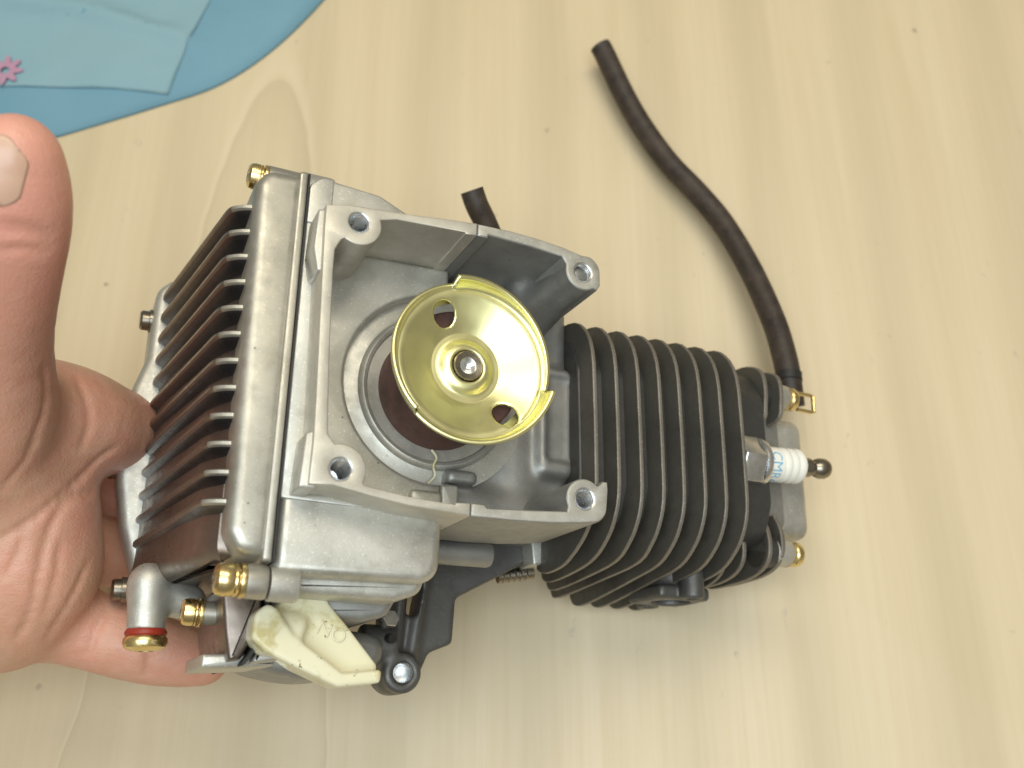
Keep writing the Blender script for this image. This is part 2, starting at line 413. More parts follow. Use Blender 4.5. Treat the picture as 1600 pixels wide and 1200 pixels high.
def nets(fun, lo, hi, h):
    n = [int(math.ceil((hi[i] - lo[i]) / h)) + 1 for i in range(3)]
    g = [np.float32(lo[i]) + np.arange(n[i], dtype=np.float32) * h for i in range(3)]
    P = np.stack(np.meshgrid(*g, indexing='ij'), -1)
    q = 4                                               # coarse pass first, then only the band near the surface
    co = fun(P[::q, ::q, ::q]).astype(np.float32)
    D = np.repeat(np.repeat(np.repeat(co, q, 0), q, 1), q, 2)[:n[0], :n[1], :n[2]].copy()
    near = np.abs(D) < h * q * 2.2
    D[near] = fun(P[near])
    for ax in range(3):                                 # close the surface at the edge of the grid
        sl = [slice(None)] * 3
        for e in (0, -1): sl[ax] = e; D[tuple(sl)] = np.maximum(D[tuple(sl)], h * 0.5)
    S = D < 0
    cs = [(i, j, k) for i in (0, 1) for j in (0, 1) for k in (0, 1)]
    sh = tuple(x - 1 for x in D.shape)
    sub = lambda A, c: A[c[0]:c[0] + sh[0], c[1]:c[1] + sh[1], c[2]:c[2] + sh[2]]
    cnt = sum(sub(S, c).astype(np.int8) for c in cs)
    act = (cnt > 0) & (cnt < 8); idx = np.argwhere(act)
    acc = np.zeros((len(idx), 3)); num = np.zeros(len(idx))
    for a in cs:
        for ax in range(3):
            if a[ax]: continue
            b = list(a); b[ax] = 1
            va = D[idx[:, 0] + a[0], idx[:, 1] + a[1], idx[:, 2] + a[2]]; vb = D[idx[:, 0] + b[0], idx[:, 1] + b[1], idx[:, 2] + b[2]]
            m = (va < 0) != (vb < 0); t = np.where(m, va / np.where(m, va - vb, 1), 0)
            p = np.tile(np.array(a, float), (len(idx), 1)); p[:, ax] += t
            acc += p * m[:, None]; num += m
    ver = (idx + acc / num[:, None]) * h + np.array(lo)
    ID = np.full(sh, -1, np.int64); ID[act] = np.arange(len(idx)); F = []
    for ax in range(3):
        s0 = [slice(None)] * 3; s1 = [slice(None)] * 3; s0[ax] = slice(0, -1); s1[ax] = slice(1, None)
        A = S[tuple(s0)]; Bq = S[tuple(s1)]; e = np.argwhere(A != Bq)
        o1, o2 = [(1, 2), (2, 0), (0, 1)][ax]
        ok = (e[:, o1] > 0) & (e[:, o2] > 0) & (e[:, o1] < D.shape[o1] - 1) & (e[:, o2] < D.shape[o2] - 1); e = e[ok]
        q = []
        for d1, d2 in ((-1, -1), (0, -1), (0, 0), (-1, 0)):
            c = e.copy(); c[:, o1] += d1; c[:, o2] += d2; q.append(ID[c[:, 0], c[:, 1], c[:, 2]])
        q = np.stack(q, 1); ins = A[e[:, 0], e[:, 1], e[:, 2]]
        q = np.where(ins[:, None], q, q[:, ::-1]); F.append(q)
    return ver, np.concatenate(F)
def net_obj(name, fun, lo, hi, h, mat, parent=None, relax=1):
    v, f = nets(fun, lo, hi, h)
    for _ in range(relax):
        s = np.zeros_like(v); c = np.zeros(len(v))
        for a in range(4):
            for b in (1, 3): np.add.at(s, f[:, a], v[f[:, (a + b) % 4]]); np.add.at(c, f[:, a], 1)
        v = v * 0.5 + 0.5 * s / c[:, None]
    me = bpy.data.meshes.new(name); me.from_pydata((v * MM).tolist(), [], f.tolist())
    me.polygons.foreach_set('use_smooth', [True] * len(me.polygons)); me.materials.append(M[mat]); me.update()
    o = bpy.data.objects.new(name, me); COL.objects.link(o)
    if parent is not None: o.parent = parent
    return o
def tag(o, label=None, cat=None, kind=None):
    if label: o['label'] = label
    if cat: o['category'] = cat
    if kind: o['kind'] = kind
    return o

# ================================================================== the table top
b = B(); b.add(extr(rnd([(-800, -450), (800, -450), (800, 900), (-800, 900)], 25, 6), 0, -28, bev=2.0))
tag(b.obj('tabletop', 'wood'), kind='structure')

# ================================================================== blue plastic bag on the table
bag = bpy.data.objects.new('plastic_bag', None); COL.objects.link(bag); bag.location = (-0.25, 0.42, 0)
tag(bag, 'pale blue plastic bag with a pink flower print lying on the table', 'plastic bag')
random.seed(4)
def bag_h(x, y):
    return (1.6 * math.sin(x * 0.045 + y * 0.03) + 1.2 * math.sin(x * -0.028 + y * 0.07 + 1.0) + 0.7 * math.sin(x * 0.11 + y * 0.05))
edge = smoothline([(-470, 262), (-380, 288), (-300, 309), (-243, 331), (-190, 352), (-158, 367), (-131, 392), (-106, 428), (-84, 470), (-60, 530), (-40, 600)], 8)
def ridge(x, y):
    # long pleat in the film
    t = (x + 272) / 97.0; yy = 417 - 27 * t + 3 * math.sin(t * 3)
    return 5.0 * math.exp(-((y - yy) / 5.0) ** 2) * (1 / (1 + math.exp((x + 178) / 6.0)))
bm_ = B(); V = []; F = []; NV = 44
for i, (ex_, ey_) in enumerate(edge):
    for j in range(NV):
        t = j / (NV - 1); d = 240 * t ** 1.5
        x = ex_ - d * 0.62; y = ey_ + d * 0.78
        prof = 3.6 * (1 - math.exp(-d / 3.0)) + 6.0 * (1 - math.exp(-d / 45.0))
        z = 0.5 + prof + bag_h(x, y) * min(1, d / 22) + ridge(x, y)
        V.append((x + 250, y - 420, z))
for i in range(len(edge) - 1):
    for j in range(NV - 1):
        F.append((i * NV + j, (i + 1) * NV + j, (i + 1) * NV + j + 1, i * NV + j + 1))
bm_.add((V, F)); sheet = bm_.obj('film', 'bag', bag, sharp=80)
so = sheet.modifiers.new('thick', 'SOLIDIFY'); so.thickness = 0.0004; so.offset = -1
def film_z(x, y):
    best = min(range(len(V)), key=lambda q: (V[q][0] - x) ** 2 + (V[q][1] - y) ** 2); return V[best][2]
# second, paler layer: the folded-over panel
b = B(); V2 = []; F2 = []; c0, c1, c2 = (-274, 358.6), (-183.1, 356.4), (-160, 452)
nu, nv = 40, 34
for i in range(nu + 1):
    for j in range(nv + 1):
        s, t = i / nu, j / nv
        x = (c0[0] - 60) * (1 - s) + c1[0] * s + (c2[0] - c1[0]) * t * s; y = c0[1] + 2 * (1 - s) - 2.2 * s + 95 * t
        V2.append((x + 250, y - 420, film_z(x + 250, y - 420) + 0.9 + 0.4 * math.sin(i * 0.7) * math.sin(j * 0.5)))
for i in range(nu):
    for j in range(nv): F2.append((i * (nv + 1) + j, (i + 1) * (nv + 1) + j, (i + 1) * (nv + 1) + j + 1, i * (nv + 1) + j + 1))
b.add((V2, F2)); pan = b.obj('folded_panel', 'bag_pale', bag, sharp=80)
pan.modifiers.new('smooth', 'SMOOTH').iterations = 4
pan.modifiers.new('thick', 'SOLIDIFY').thickness = 0.0004
b = B(); fx, fy = -271.5, 369.0; pts = []
for i in range(72):
    a = 2 * math.pi * i / 72; rr = 7.6 + 2.2 * math.cos(a * 8); pts.append((rr * math.cos(a), rr * math.sin(a)))
zf = film_z(fx + 250, fy - 420) + 2.6
b.add(extr([(fx + 250 + x, fy - 420 + y) for x, y in pts], zf, zf - 0.5, holes=[circle(fx + 250, fy - 420, 2.4, 20)]))
tag(b.obj('flower_print', 'pink', bag), 'pink flower printed on the blue plastic')

# ================================================================== the engine
engine = bpy.data.objects.new('engine', None); COL.objects.link(engine)
engine.matrix_world = Matrix(((0.90813, 0.01591, 0.41838, -0.012336), (0.01537, 0.99735, -0.07129, 0.133789), (-0.41841, 0.07117, 0.90548, 0.145988), (0, 0, 0, 1)))
tag(engine, 'small silver engine with black cooling fins, gold cup and dark hose, held by a hand', 'engine')

HOLES = {'tl': (-40, 40), 'tr': (40, 40), 'bl': (-40, -40), 'br': (40, -40)}
# ---- left half of the clutch housing rim (bright)
top_l = [(0.0, 49.3), (-12, 48.2), (-23.7, 46.9), (-35, 46.0), (-43.8, 45.4), (-50.9, 43.6)]
left_l = [(-50.8, 36), (-50.5, 25.8), (-49.8, 4.7), (-49.0, -18), (-48.6, -33), (-48.9, -45.4)]
bot_l = [(-42, -45.0), (-30, -47.0), (-18.7, -48.5), (0.6, -49.6)]
in_l = [(0.6, -45.6), (-4, -45.9), (-4.2, -46.6), (-18.8, -45.7), (-32.6, -43.9)] + arc(-40, -40, 7.6, -25, 108, 12) + \
       [(-44.6, -30), (-45.2, -20), (-45.9, -6.9), (-46.6, 10), (-47.0, 22.0), (-47.0, 29.0), (-45.4, 32.6)] + arc(-40, 39.6, 7.4, 235, 382, 14) + \
       [(-28, 43.9), (-4.2, 45.0), (-4.0, 44.4), (0.0, 44.8)]
left_ring = top_l + left_l + bot_l + in_l
b = B(); b.add(extr(left_ring, 0, -31, holes=[circle(*HOLES['tl'], 3.5, 28), circle(*HOLES['bl'], 3.5, 28)], bev=0.45, bev1=0))
housing_l = b.obj('housing_rim', 'alu_rim', engine)
# step on the outer left wall
b = B(); b.add(extr(rnd([(-48, 44), (-52.6, 43.0), (-53.2, 30), (-51.5, 22), (-48, 22)], 1.0, 3), -2.5, -15, bev=0.8))
b.obj('wall_pad', 'alu', engine)
b = B(); b.add(extr(rnd([(-47, -28), (-50.5, -30), (-51.4, -46.2), (-46, -46.2)], 1.0, 3), -2.0, -15, bev=0.8))
b.obj('wall_pad', 'alu', engine)
# ---- right half (darker, one casting with the cylinder)
top_r = [(0.25, 49.3), (12, 49.5), (22.4, 49.0), (32, 48.0), (39.7, 46.5)] + arc(41.2, 41.2, 5.6, 75, -8, 6) + [(46.8, 36.5), (45.4, 34.2)]
tr_in = arc(40, 40, 6.7, -55, -195, 14) + [(32.0, 44.2), (20, 45.2), (4.2, 45.9), (4.0, 44.8), (0.25, 44.8)]
b = B(); b.add(extr(top_r + tr_in, -0.15, -62, holes=[circle(*HOLES['tr'], 3.4, 28)], bev=0.5, bev1=0))
wall_t = b.obj('housing_wall', ['grey'], engine)
bot_r = [(0.85, -49.6), (14, -49.6), (28, -49.0), (38, -48.0)] + arc(42.2, -41.6, 5.9, -70, -10, 6) + [(48.6, -36), (48.4, -33.4), (46.6, -33.4), (45.2, -34.8)]
br_in = arc(40, -40, 6.7, 48, 205, 14) + [(33.6, -44.6), (20, -45.6), (6.2, -46.4), (5.0, -45.4), (0.85, -45.5)]
b = B(); b.add(extr(bot_r + br_in, -0.15, -40, holes=[circle(*HOLES['br'], 3.4, 28)], bev=0.5, bev1=0))
wall_b = b.obj('housing_wall', ['grey'], engine)
# thin bright machined faces on the right half
for o_, i_, hk in ((top_r, tr_in, 'tr'), (bot_r, br_in, 'br')):
    b = B(); b.add(extr(offset(ccw(o_ + i_), 0.35), 0.05, -0.9, holes=[circle(*HOLES[hk], 3.75, 28)], bev=0.2, bev1=0))
    b.obj('machined_face', 'alu_rim' if False else 'fin_edge' if False else 'alu', wall_t if hk == 'tr' else wall_b)
# boss columns under the right-hand holes
def col_fun(P):
    return smin(s_cone(P, (39.6, 40.0, -8), (34, 34, -52), 6.3, 11.0), s_cone(P, (30, 44, -30), (34, 38, -60), 5, 10), 6)
net_obj('boss_column', col_fun, (18, 20, -66), (50, 52, -1.6), 1.0, 'grey', wall_t, 2)
# ---- threads in the four holes
prof = []
for i in range(15):
    prof += [(3.55, -i * 0.95), (2.95, -i * 0.95 - 0.42), (2.95, -i * 0.95 - 0.55)]
for kx, (x, y) in HOLES.items():
    b = B(); b.add(lathe([(3.75, 0.06)] + prof + [(0.4, -14.6)], (x, y, -0.25), (0, 0, 1), 28, False, True))
    b.obj('threaded_hole', 'steel', housing_l if kx in ('tl', 'bl') else (wall_t if kx == 'tr' else wall_b), sharp=60, recalc=False)

# ---- crankcase behind the rim
floor_edge = [(1.6, 45)] + [(-30, 44.2), (-47.5, 40), (-47.5, 0), (-46, -44), (-30, -45), (1.6, -46)] + arc(0, 0, 33.5, -87, -273, 40)
b = B(); b.add(extr(floor_edge, -29, -36, bev=1.6, bev1=0, seg=4))
b.obj('housing_floor', 'alu', engine)
b = B(); b.add(lathe([(35, -40), (35, -34), (29.5, -33.6), (28.0, -33.0), (27.2, -31.6), (26.4, -31.2), (25.4, -31.6), (24.8, -32.6), (22, -32.8), (12, -32.8), (12, -40)], (0, 0, 0), (0, 0, 1), 64, False, False))
b.obj('bearing_seat', 'alu', engine)
case_out = rnd([(-53.9, -47.2), (-53.9, 57), (-50, 61), (-30, 59.5), (-18, 54), (0, 50), (0, 48.2), (-24, 45.8), (-48.4, 44), (-48.0, -44.8), (-41, -44.6), (-19, -47.4)], [0, 4, 4, 4, 8, 0, 0, 0, 0, 0, 0, 0], 5)
b = B(); b.add(extr(case_out, -14, -37, bev=0.8, bev1=0))
case = b.obj('crankcase', 'alu', engine)
b = B(); b.add(extr(rnd([(-53.9, -47.2), (-53.9, 57), (-50, 61), (-30, 59.5), (-14, 54), (2, 52), (2, -47.2)], [0, 4, 4, 4, 8, 0, 0], 5), -36.5, -106, bev=0, bev1=3))
b.obj('crankcase_back', 'alu', case)
# upper raised pad beside the rim
b = B(); b.add(extr(rnd([(-53.8, 43.5), (-53.8, 57), (-50, 60.8), (-46, 60.6), (-46, 43.5)], [0, 4, 4, 0, 0], 4), -13.2, -16, bev=0.5, bev1=0))
b.obj('case_pad', 'alu', case)
# lower sump box with its steps
sump_o = rnd([(-53.7, -42.5), (-2.2, -42.5), (-2.6, -68.0), (-53.7, -69.2)], [0, 0, 7.5, 0], 8)
b = B(); b.add(extr(sump_o, -14.5, -62, bev=3.6, bev1=2, seg=5))
sump = b.obj('sump', 'alu', engine)
b = B(); b.add(extr(rnd([(-50, -66), (-4, -64), (-6, -70.5), (-14, -73.2), (-50, -73.2)], [0, 0, 5, 5, 2], 5), -22, -70, bev=2.5))
b.obj('sump_step', 'alu', sump)
b = B(); b.add(extr(rnd([(-40, -70), (-8, -69), (-12, -76.5), (-20, -78.5), (-40, -78.5)], [0, 0, 5, 5, 2], 5), -36, -80, bev=2.5))
b.obj('sump_step', 'grey', sump)

# ---- finned cover on the left
cov = rnd([(-54.9, -64.5), (-54.9, 60.4), (-67, 60.0), (-71.0, 55), (-69.8, 0), (-68.3, -58), (-64.5, -64.6)], [0, 0, 6, 7, 0, 6, 6], 6)
b = B(); b.add(extr(cov, -13.0, -106, bev=4.2, bev1=0, seg=6))
cover = b.obj('side_cover', 'alu_cover', engine)
b = B(); b.add(extr(rnd([(-54.6, -66.0), (-54.6, 61.0), (-57.6, 61.0), (-57.6, -66.0)], [0, 0, 1.5, 1.5], 4), -12.6, -106, bev=0.9, bev1=0))
b.obj('cover_lip', 'alu_cover', cover)
b = B(); b.add(extr([(-54.0, -66.0), (-54.0, 60.6), (-54.55, 60.6), (-54.55, -66.0)], -12.75, -105))
b.obj('gasket', 'gasket', cover)
# sloped wall the fins stand on
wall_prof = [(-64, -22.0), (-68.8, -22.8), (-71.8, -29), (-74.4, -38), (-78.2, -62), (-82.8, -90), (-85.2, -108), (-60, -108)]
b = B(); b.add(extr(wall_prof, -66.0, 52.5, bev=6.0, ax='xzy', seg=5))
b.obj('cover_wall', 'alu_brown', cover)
crest = smoothline([(-69.2, -17.2), (-71.0, -17.6), (-74.4, -19.4), (-77.2, -23.0), (-78.9, -34), (-82.4, -60.5), (-85.8, -86), (-88.0, -102), (-87.4, -109.5)], 4)
root = smoothline([(-67.0, -21), (-68.5, -22), (-70.0, -25), (-71.5, -29), (-73.5, -38), (-77.2, -62), (-81.8, -90), (-84.0, -103), (-83.5, -110)], 4)
bfin = B(); V = []; F = []; MI = []
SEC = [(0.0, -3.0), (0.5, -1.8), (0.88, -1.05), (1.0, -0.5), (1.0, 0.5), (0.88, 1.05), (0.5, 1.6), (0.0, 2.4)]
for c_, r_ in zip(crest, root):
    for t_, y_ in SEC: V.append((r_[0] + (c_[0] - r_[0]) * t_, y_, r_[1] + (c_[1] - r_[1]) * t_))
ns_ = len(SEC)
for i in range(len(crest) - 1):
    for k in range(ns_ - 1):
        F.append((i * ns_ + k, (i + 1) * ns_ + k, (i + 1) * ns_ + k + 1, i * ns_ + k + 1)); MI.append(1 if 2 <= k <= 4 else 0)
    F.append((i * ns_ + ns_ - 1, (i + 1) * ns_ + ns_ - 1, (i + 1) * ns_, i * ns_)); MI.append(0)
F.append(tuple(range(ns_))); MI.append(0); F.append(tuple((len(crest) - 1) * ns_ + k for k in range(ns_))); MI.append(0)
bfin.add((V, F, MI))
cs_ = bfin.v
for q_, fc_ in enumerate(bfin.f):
    if bfin.m[q_] == 1 and max(cs_[w][2] for w in fc_) < -21.0: bfin.m[q_] = 2  # front crest keeps a lighter metal as painted lamp gleam, rest gets shade tint
fin0 = None
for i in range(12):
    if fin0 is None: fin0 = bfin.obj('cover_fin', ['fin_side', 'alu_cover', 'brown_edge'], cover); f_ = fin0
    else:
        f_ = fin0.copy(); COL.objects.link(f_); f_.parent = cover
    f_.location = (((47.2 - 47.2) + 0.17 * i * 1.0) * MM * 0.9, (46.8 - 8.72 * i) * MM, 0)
# rounded back shell (starter side)
dome = rnd([(-58, 56), (-84, 57), (-90.2, 51), (-90.8, 38), (-90.6, 22), (-94.2, 9), (-95.6, -8), (-95.0, -24), (-91.0, -42), (-84.5, -60), (-76, -66), (-58, -66)], 8, 6)
b = B(); b.add(extr(dome, -105.5, -126, bev=3.5, bev1=6, seg=5))
back = b.obj('back_shell', 'alu', engine)
for (x, y, z) in ((-91.5, 39, -112), (-94.8, -20, -116), (-87.5, -64.5, -112)):
    b = B(); b.add(lathe([(0.4, 3.4), (3.2, 3.4), (3.9, 2.6), (3.9, 0.2), (4.6, 0), (4.6, -2)], (x, y, z), (-1, -0.05, 0), 24))
    b.obj('shell_bolt', 'steel_dark', back)

def screw(c, d, rad, parent, L=6.0, name='screw', mat='gold'):
    """pan head screw with spring washer; c is the seat of the washer, d points out of the head"""
    b = B()
    k = rad / 4.6
    b.add(lathe([(rad * 0.35, L * 0.93), (rad * 0.40, L * 1.0), (rad * 0.72, L * 0.98), (rad * 0.92, L * 0.88), (rad, L * 0.68), (rad, L * 0.42), (rad * 0.93, L * 0.36), (rad * 0.62, L * 0.35)], c, d, 36, True, False))
    s = b.obj(name, mat, parent)
    b = B(); b.add(lathe([(rad * 0.6, L * 0.38), (rad * 0.96, L * 0.36), (rad * 1.0, L * 0.30), (rad * 0.96, L * 0.24), (rad * 0.80, L * 0.22), (rad * 0.80, L * 0.19), (rad * 1.03, L * 0.17), (rad * 1.06, L * 0.10), (rad * 1.03, 0.0), (rad * 0.5, 0)], c, d, 36, False, False))
    b.obj('washer', mat, s)
    # cross recess
    b = B(); u, v, a = frame(d); p = Vector(c) + a * L * 0.985
    for q, w in ((u, v), (v, u)):
        vs_ = [p + q * sx * rad * 0.5 + w * sy * rad * 0.13 + a * sz for sz in (0.12, -0.8) for sx, sy in ((-1, -1), (1, -1), (1, 1), (-1, 1))]
        b.add(([tuple(t) for t in vs_], [(0, 1, 2, 3), (4, 5, 6, 7), (0, 1, 5, 4), (1, 2, 6, 5), (2, 3, 7, 6), (3, 0, 4, 7)]))
    b.obj('cross_recess', 'steel_dark', s)
    return s
def boss(c, d, r, L, parent, mat='alu', name='screw_boss', bev=1.0):
    b = B(); b.add(lathe([(r * 0.4, L), (r - bev, L), (r - bev * 0.3, L - bev * 0.3), (r, L - bev), (r, 0)], c, d, 32)); return b.obj(name, mat, parent)
# top screw
boss((-66.5, 60.0, -21.5), (1, 0, 0), 4.6, 11.6, cover, 'alu_cover')
boss((-54.0, 60.3, -21.5), (1, 0, 0), 4.9, 9.5, case, 'alu')
screw((-66.6, 60.0, -21.5), (-1, 0, 0), 4.3, cover, 6.2)
# lower screw
boss((-60.8, -71.4, -17.5), (1, 0, 0), 5.0, 6.2, cover, 'alu_cover')
boss((-54.2, -71.6, -17.5), (1, 0, 0), 5.1, 8.6, sump, 'alu')
screw((-60.9, -71.4, -17.5), (-1, 0, 0), 4.8, cover, 8.6)
# second lower screw
boss((-66.2, -76.9, -55), (1, 0, 0), 3.7, 12, cover, 'alu_cover')
screw((-66.3, -76.9, -55), (-1, 0, 0), 4.2, cover, 6.6)
# ---- ear of the cover under the lower screw, and its counterpart
b = B(); b.add(extr(rnd([(-64, -70), (-51.5, -70), (-51.0, -80), (-56.0, -91.5), (-59.6, -92.2), (-61.5, -84)], [1, 1, 3, 2, 1, 2], 4), -38, -92, bev=1.5))
b.obj('cover_ear', 'alu_brown', cover)
b = B(); b.add(extr(smoothline([(-50.8, -70), (-50.2, -80), (-53, -88), (-55.8, -92.6), (-54.8, -92.8), (-51.6, -87.6), (-49.2, -79.6), (-49.9, -70)], 3, True), -37.2, -92))
b.obj('ear_gasket', 'gasket', cover)
b = B(); b.add(extr(rnd([(-48.6, -70), (-47.8, -80), (-50.6, -88), (-53.6, -92.8), (-46, -91.6), (-38, -88), (-38, -70)], 1.5, 4), -38.5, -92, bev=1.2))
b.obj('lower_block', 'alu', sump)
b = B(); b.add(extr(rnd([(-66.5, -90.0), (-47, -89.0), (-44, -92.6), (-66.5, -94.2)], 1.0, 4), -44, -80, bev=1.0))
b.obj('lower_plate', 'alu', cover)
# grey belly curve below the lever
b = B(); b.add(extr(smoothline([(-52, -84), (-40, -80), (-10, -80), (-6, -88), (-14, -93.2), (-28, -95.6), (-42, -94.2), (-50, -91.2)], 5, True), -56, -96, bev=4, seg=4))
b.obj('belly', 'grey', sump)
# ---- drain pipe with red ring and gold plug
def drain_fun(P):
    d = s_cone(P, (-81.6, -66, -76), (-80.4, -83.0, -76), 6.4, 6.0)
    d = smin(d, s_cone(P, (-80, -68, -80), (-68, -71, -80), 7.5, 6.0), 3)
    return smax(d, -(P[..., 1] + 81.6), 0.6)
pipe = net_obj('drain_pipe', drain_fun, (-92, -88, -92), (-58, -44, -64), 0.8, 'alu', engine, 2)
dd = Vector((0.055, -1, 0)).normalized()
b = B(); b.add(lathe([(4, -1), (6.0, -0.9), (6.6, 0), (6.6, 0.8), (6.0, 1.5), (4, 1.5)], (-80.4, -81.8, -76), dd, 36)); b.obj('red_seal', 'red', pipe)
b = B(); b.add(lathe([(4, 0), (6.3, 0.1), (6.9, 0.9), (7.0, 2.2), (6.4, 3.6), (5.0, 4.5), (3.2, 4.8), (2.9, 4.0), (0.3, 4.0)], (-80.35, -83.1, -76), dd, 40)); b.obj('drain_plug', 'gold', pipe)

# ---- gold starter cup, clutch and shaft nut
cup = bpy.data.objects.new('starter_cup', None); COL.objects.link(cup); cup.parent = engine
NT_ = 300
prof_r = [5.2, 6.1, 6.6, 7.0, 7.6, 8.4, 9.4, 10.6, 11.6, 12.2, 12.7, 13.4] + [13.9 + 0.40 * i for i in range(25)] + [24.0, 24.6, 25.0]
def cup_z(r):
    if r < 6.4: return -5.6 - 0.2 * (r - 5.2)
    if r < 9.4: return -5.9 - 1.9 * (0.5 - 0.5 * math.cos(math.pi * (r - 6.4) / 3.0))
    if r < 12.0: return -7.8
    if r < 13.4: return -7.8 + 0.5 * (0.5 - 0.5 * math.cos(math.pi * (r - 12.0) / 1.4))
    if r < 23.6: return -7.3 + 4.9 * (r - 13.4) / 10.2
    return -2.4 + 0.1 * (r - 23.6)
V = []; F = []
HC = [(-9.4, 16.4), (12.9, -15.4)]; HR = 4.35
def rim(th):
    # three ramps, each tallest just clockwise of its notch
    d = math.degrees(th)
    best = min(((n - d) % 120) for n in (106,))
    return best / 120.0                            # 0 just clockwise of a notch, 1 just before the next
rows = len(prof_r)
for r in prof_r:
    for i in range(NT_):
        t = 2 * math.pi * i / NT_; V.append([r * math.cos(t), r * math.sin(t), cup_z(r)])
lift = []
for q in range(1, 7):                               # outer wall
    s = q / 6
    for i in range(NT_):
        t = 2 * math.pi * i / NT_; g = rim(t); top = 4.6 * (1 - g) ** 1.2 - 0.4
        rr = 24.9 + 2.1 * min(1, s * 1.6) ** 0.6 + (1.2 * (1 - g)) * s
        zz = -2.3 + (top + 2.3) * s ** 1.15
        V.append([rr * math.cos(t), rr * math.sin(t), zz])
rows += 6
keep = []
for k in range(rows - 1):
    for i in range(NT_):
        j = (i + 1) % NT_
        q = (k * NT_ + i, k * NT_ + j, (k + 1) * NT_ + j, (k + 1) * NT_ + i)
        cx = sum(V[w][0] for w in q) / 4; cy = sum(V[w][1] for w in q) / 4
        if any(math.hypot(cx - hx, cy - hy) < HR for hx, hy in HC): continue
        keep.append(q)
used_cnt = {}
for q in keep:
    for w in q: used_cnt[w] = used_cnt.get(w, 0) + 1
for w, v in enumerate(V):
    for hx, hy in HC:
        d = math.hypot(v[0] - hx, v[1] - hy)
        if d < HR + 0.55 and 0 < used_cnt.get(w, 0) < 4 or d < HR:
            v[0] = hx + (v[0] - hx) * HR / d; v[1] = hy + (v[1] - hy) * HR / d; v[2] = cup_z(math.hypot(v[0], v[1])) - 0.1
b = B(); b.add((V, keep)); dish = b.obj('dish', 'drum', cup, sharp=50, recalc=False)
so = dish.modifiers.new('sheet', 'SOLIDIFY'); so.thickness = 0.0014; so.offset = -1
# outer drum wall below the rim
b = B(); b.add(lathe([(26.0, -2.6), (25.6, -3.6), (24.6, -6.0), (22.5, -7.0), (22.0, -6.0), (24.0, -4.4)], (0, 0, 0), (0, 0, 1), 96, False, False)); b.obj('drum_wall', 'drum', cup)
b = B(); b.add(lathe([(2.7, -5.6), (2.9, -4.4), (4.6, -4.2), (5.0, -4.7), (5.1, -6.4), (6.0, -6.6)], (0, 0, 0.6), (0, 0, 1), 40, False, False))
for i in range(26):
    a = 2 * math.pi * i / 26
b.obj('shaft_nut', 'steel_dark', cup)
b = B(); b.add(lathe([(3.0, -6.5), (3.0, -4.7), (2.5, -4.9), (1.8, -5.9), (0.3, -6.6)], (0, 0, 0.6), (0, 0, 1), 36, False, True)); b.obj('shaft_end', 'steel', cup)
b = B(); b.add(lathe([(14, -9.5), (20.2, -9.5), (20.9, -10.3), (20.9, -34), (12, -34)], (0, 0, 0), (0, 0, 1), 64)); b.obj('clutch', 'brown', engine)
for i in range(2):
    a = R(40 + 180 * i); b = B(); b.add(lathe([(2.2, 0), (3.2, 0.1), (3.2, -2)], (17.5 * math.cos(a), 17.5 * math.sin(a), -8.8), (0, 0, 1), 20)); b.obj('clutch_pin', 'steel', engine)
# scrap of gasket thread
b = B(); b.add(tube(smoothline([(-1.5, -21.5, -31), (0.2, -24, -30.5), (-0.6, -27, -31), (0.4, -30, -32), (-2, -33, -32)], 5), 0.45, 8)); b.obj('gasket_scrap', 'lever', engine)

# ---- grey body of the cylinder block between cup and fins
def block_fun(P):
    d = s_box(P, (27, 0, -70), (26, 44, 34), 4)
    d = smin(d, s_cyl(P, (33, -36, -46), (33, 40, -46), 11.5, 3), 5)
    d = smin(d, s_box(P, (46, -4, -45), (7.5, 21, 13.5), 3.5), 3)
    d = smax(d, -s_box(P, (47.5, -3, -29.5), (5.4, 16.5, 4.0), 2.5), 1.5)
    d = smax(d, -s_cyl(P, (3, 0, -20), (3, 0, -60), 22, 2), 3)
    d = smin(d, s_cone(P, (6, -36, -38), (34, -38, -40), 5, 6.5), 4)
    d = smin(d, s_box(P, (9, -30, -34), (5.5, 2.4, 6), 1.2), 2)
    return d
net_obj('cylinder_block', block_fun, (0.4, -50, -106), (58, 50, -26), 1.0, 'grey', engine, 2)
b = B(); b.add(box(-10, 1.2, -45.5, -36.5, -34, -25.5, 2.5, 1.6)); b.add(box(1.6, 8.0, -45, -33, -40, -28.5, 1.5, 1.2)); b.obj('seam_lug', 'alu', engine)

# ---- cylinder fins (black, worn edges)
def finline(k):
    s = [(37.0, -95), (38.0, -60), (36.8, -36), (31.4, -25), (20, -18.4), (0.9, -17.0), (-18.4, -16.6), (-32.3, -17.0), (-40.8, -20.4), (-46.7, -25.8), (-52.0, -35)]
    if k < 4:                                           # the first fins stop short of the crankcase bolts
        e = -62 - 14 * k
        s += [(-54.6, -35 + (e + 42) * 0.4), (-55.2 - 0.7 * k, e + 7), (-52.5 - 0.6 * k, e), (-46, e - 1.5), (-40, -104)]
    else: s += [(-54.8, -51), (-57.6, -70), (-59.8, -86), (-60.2, -97.0), (-57, -102.5), (-48, -103.5)]
    s += [(0, -104), (30, -103)]
    return smoothline(s, 3, True)
FX = [53.8, 62.8, 72.0, 81.0, 89.6, 98.7, 107.8, 117.0]
f0 = {}
for i, x in enumerate(FX):
    k = min(i, 4)
    if k not in f0:
        b = B(); b.add(extr(finline(k), -0.8, 0.8, bev=0.35, ax='yzx', edge=1, seg=2)); f0[k] = o = b.obj('cooling_fin', ['fin', 'fin_edge'], engine)
    else:
        o = f0[k].copy(); COL.objects.link(o); o.parent = engine
    o.location = (x * MM, 0, 0)
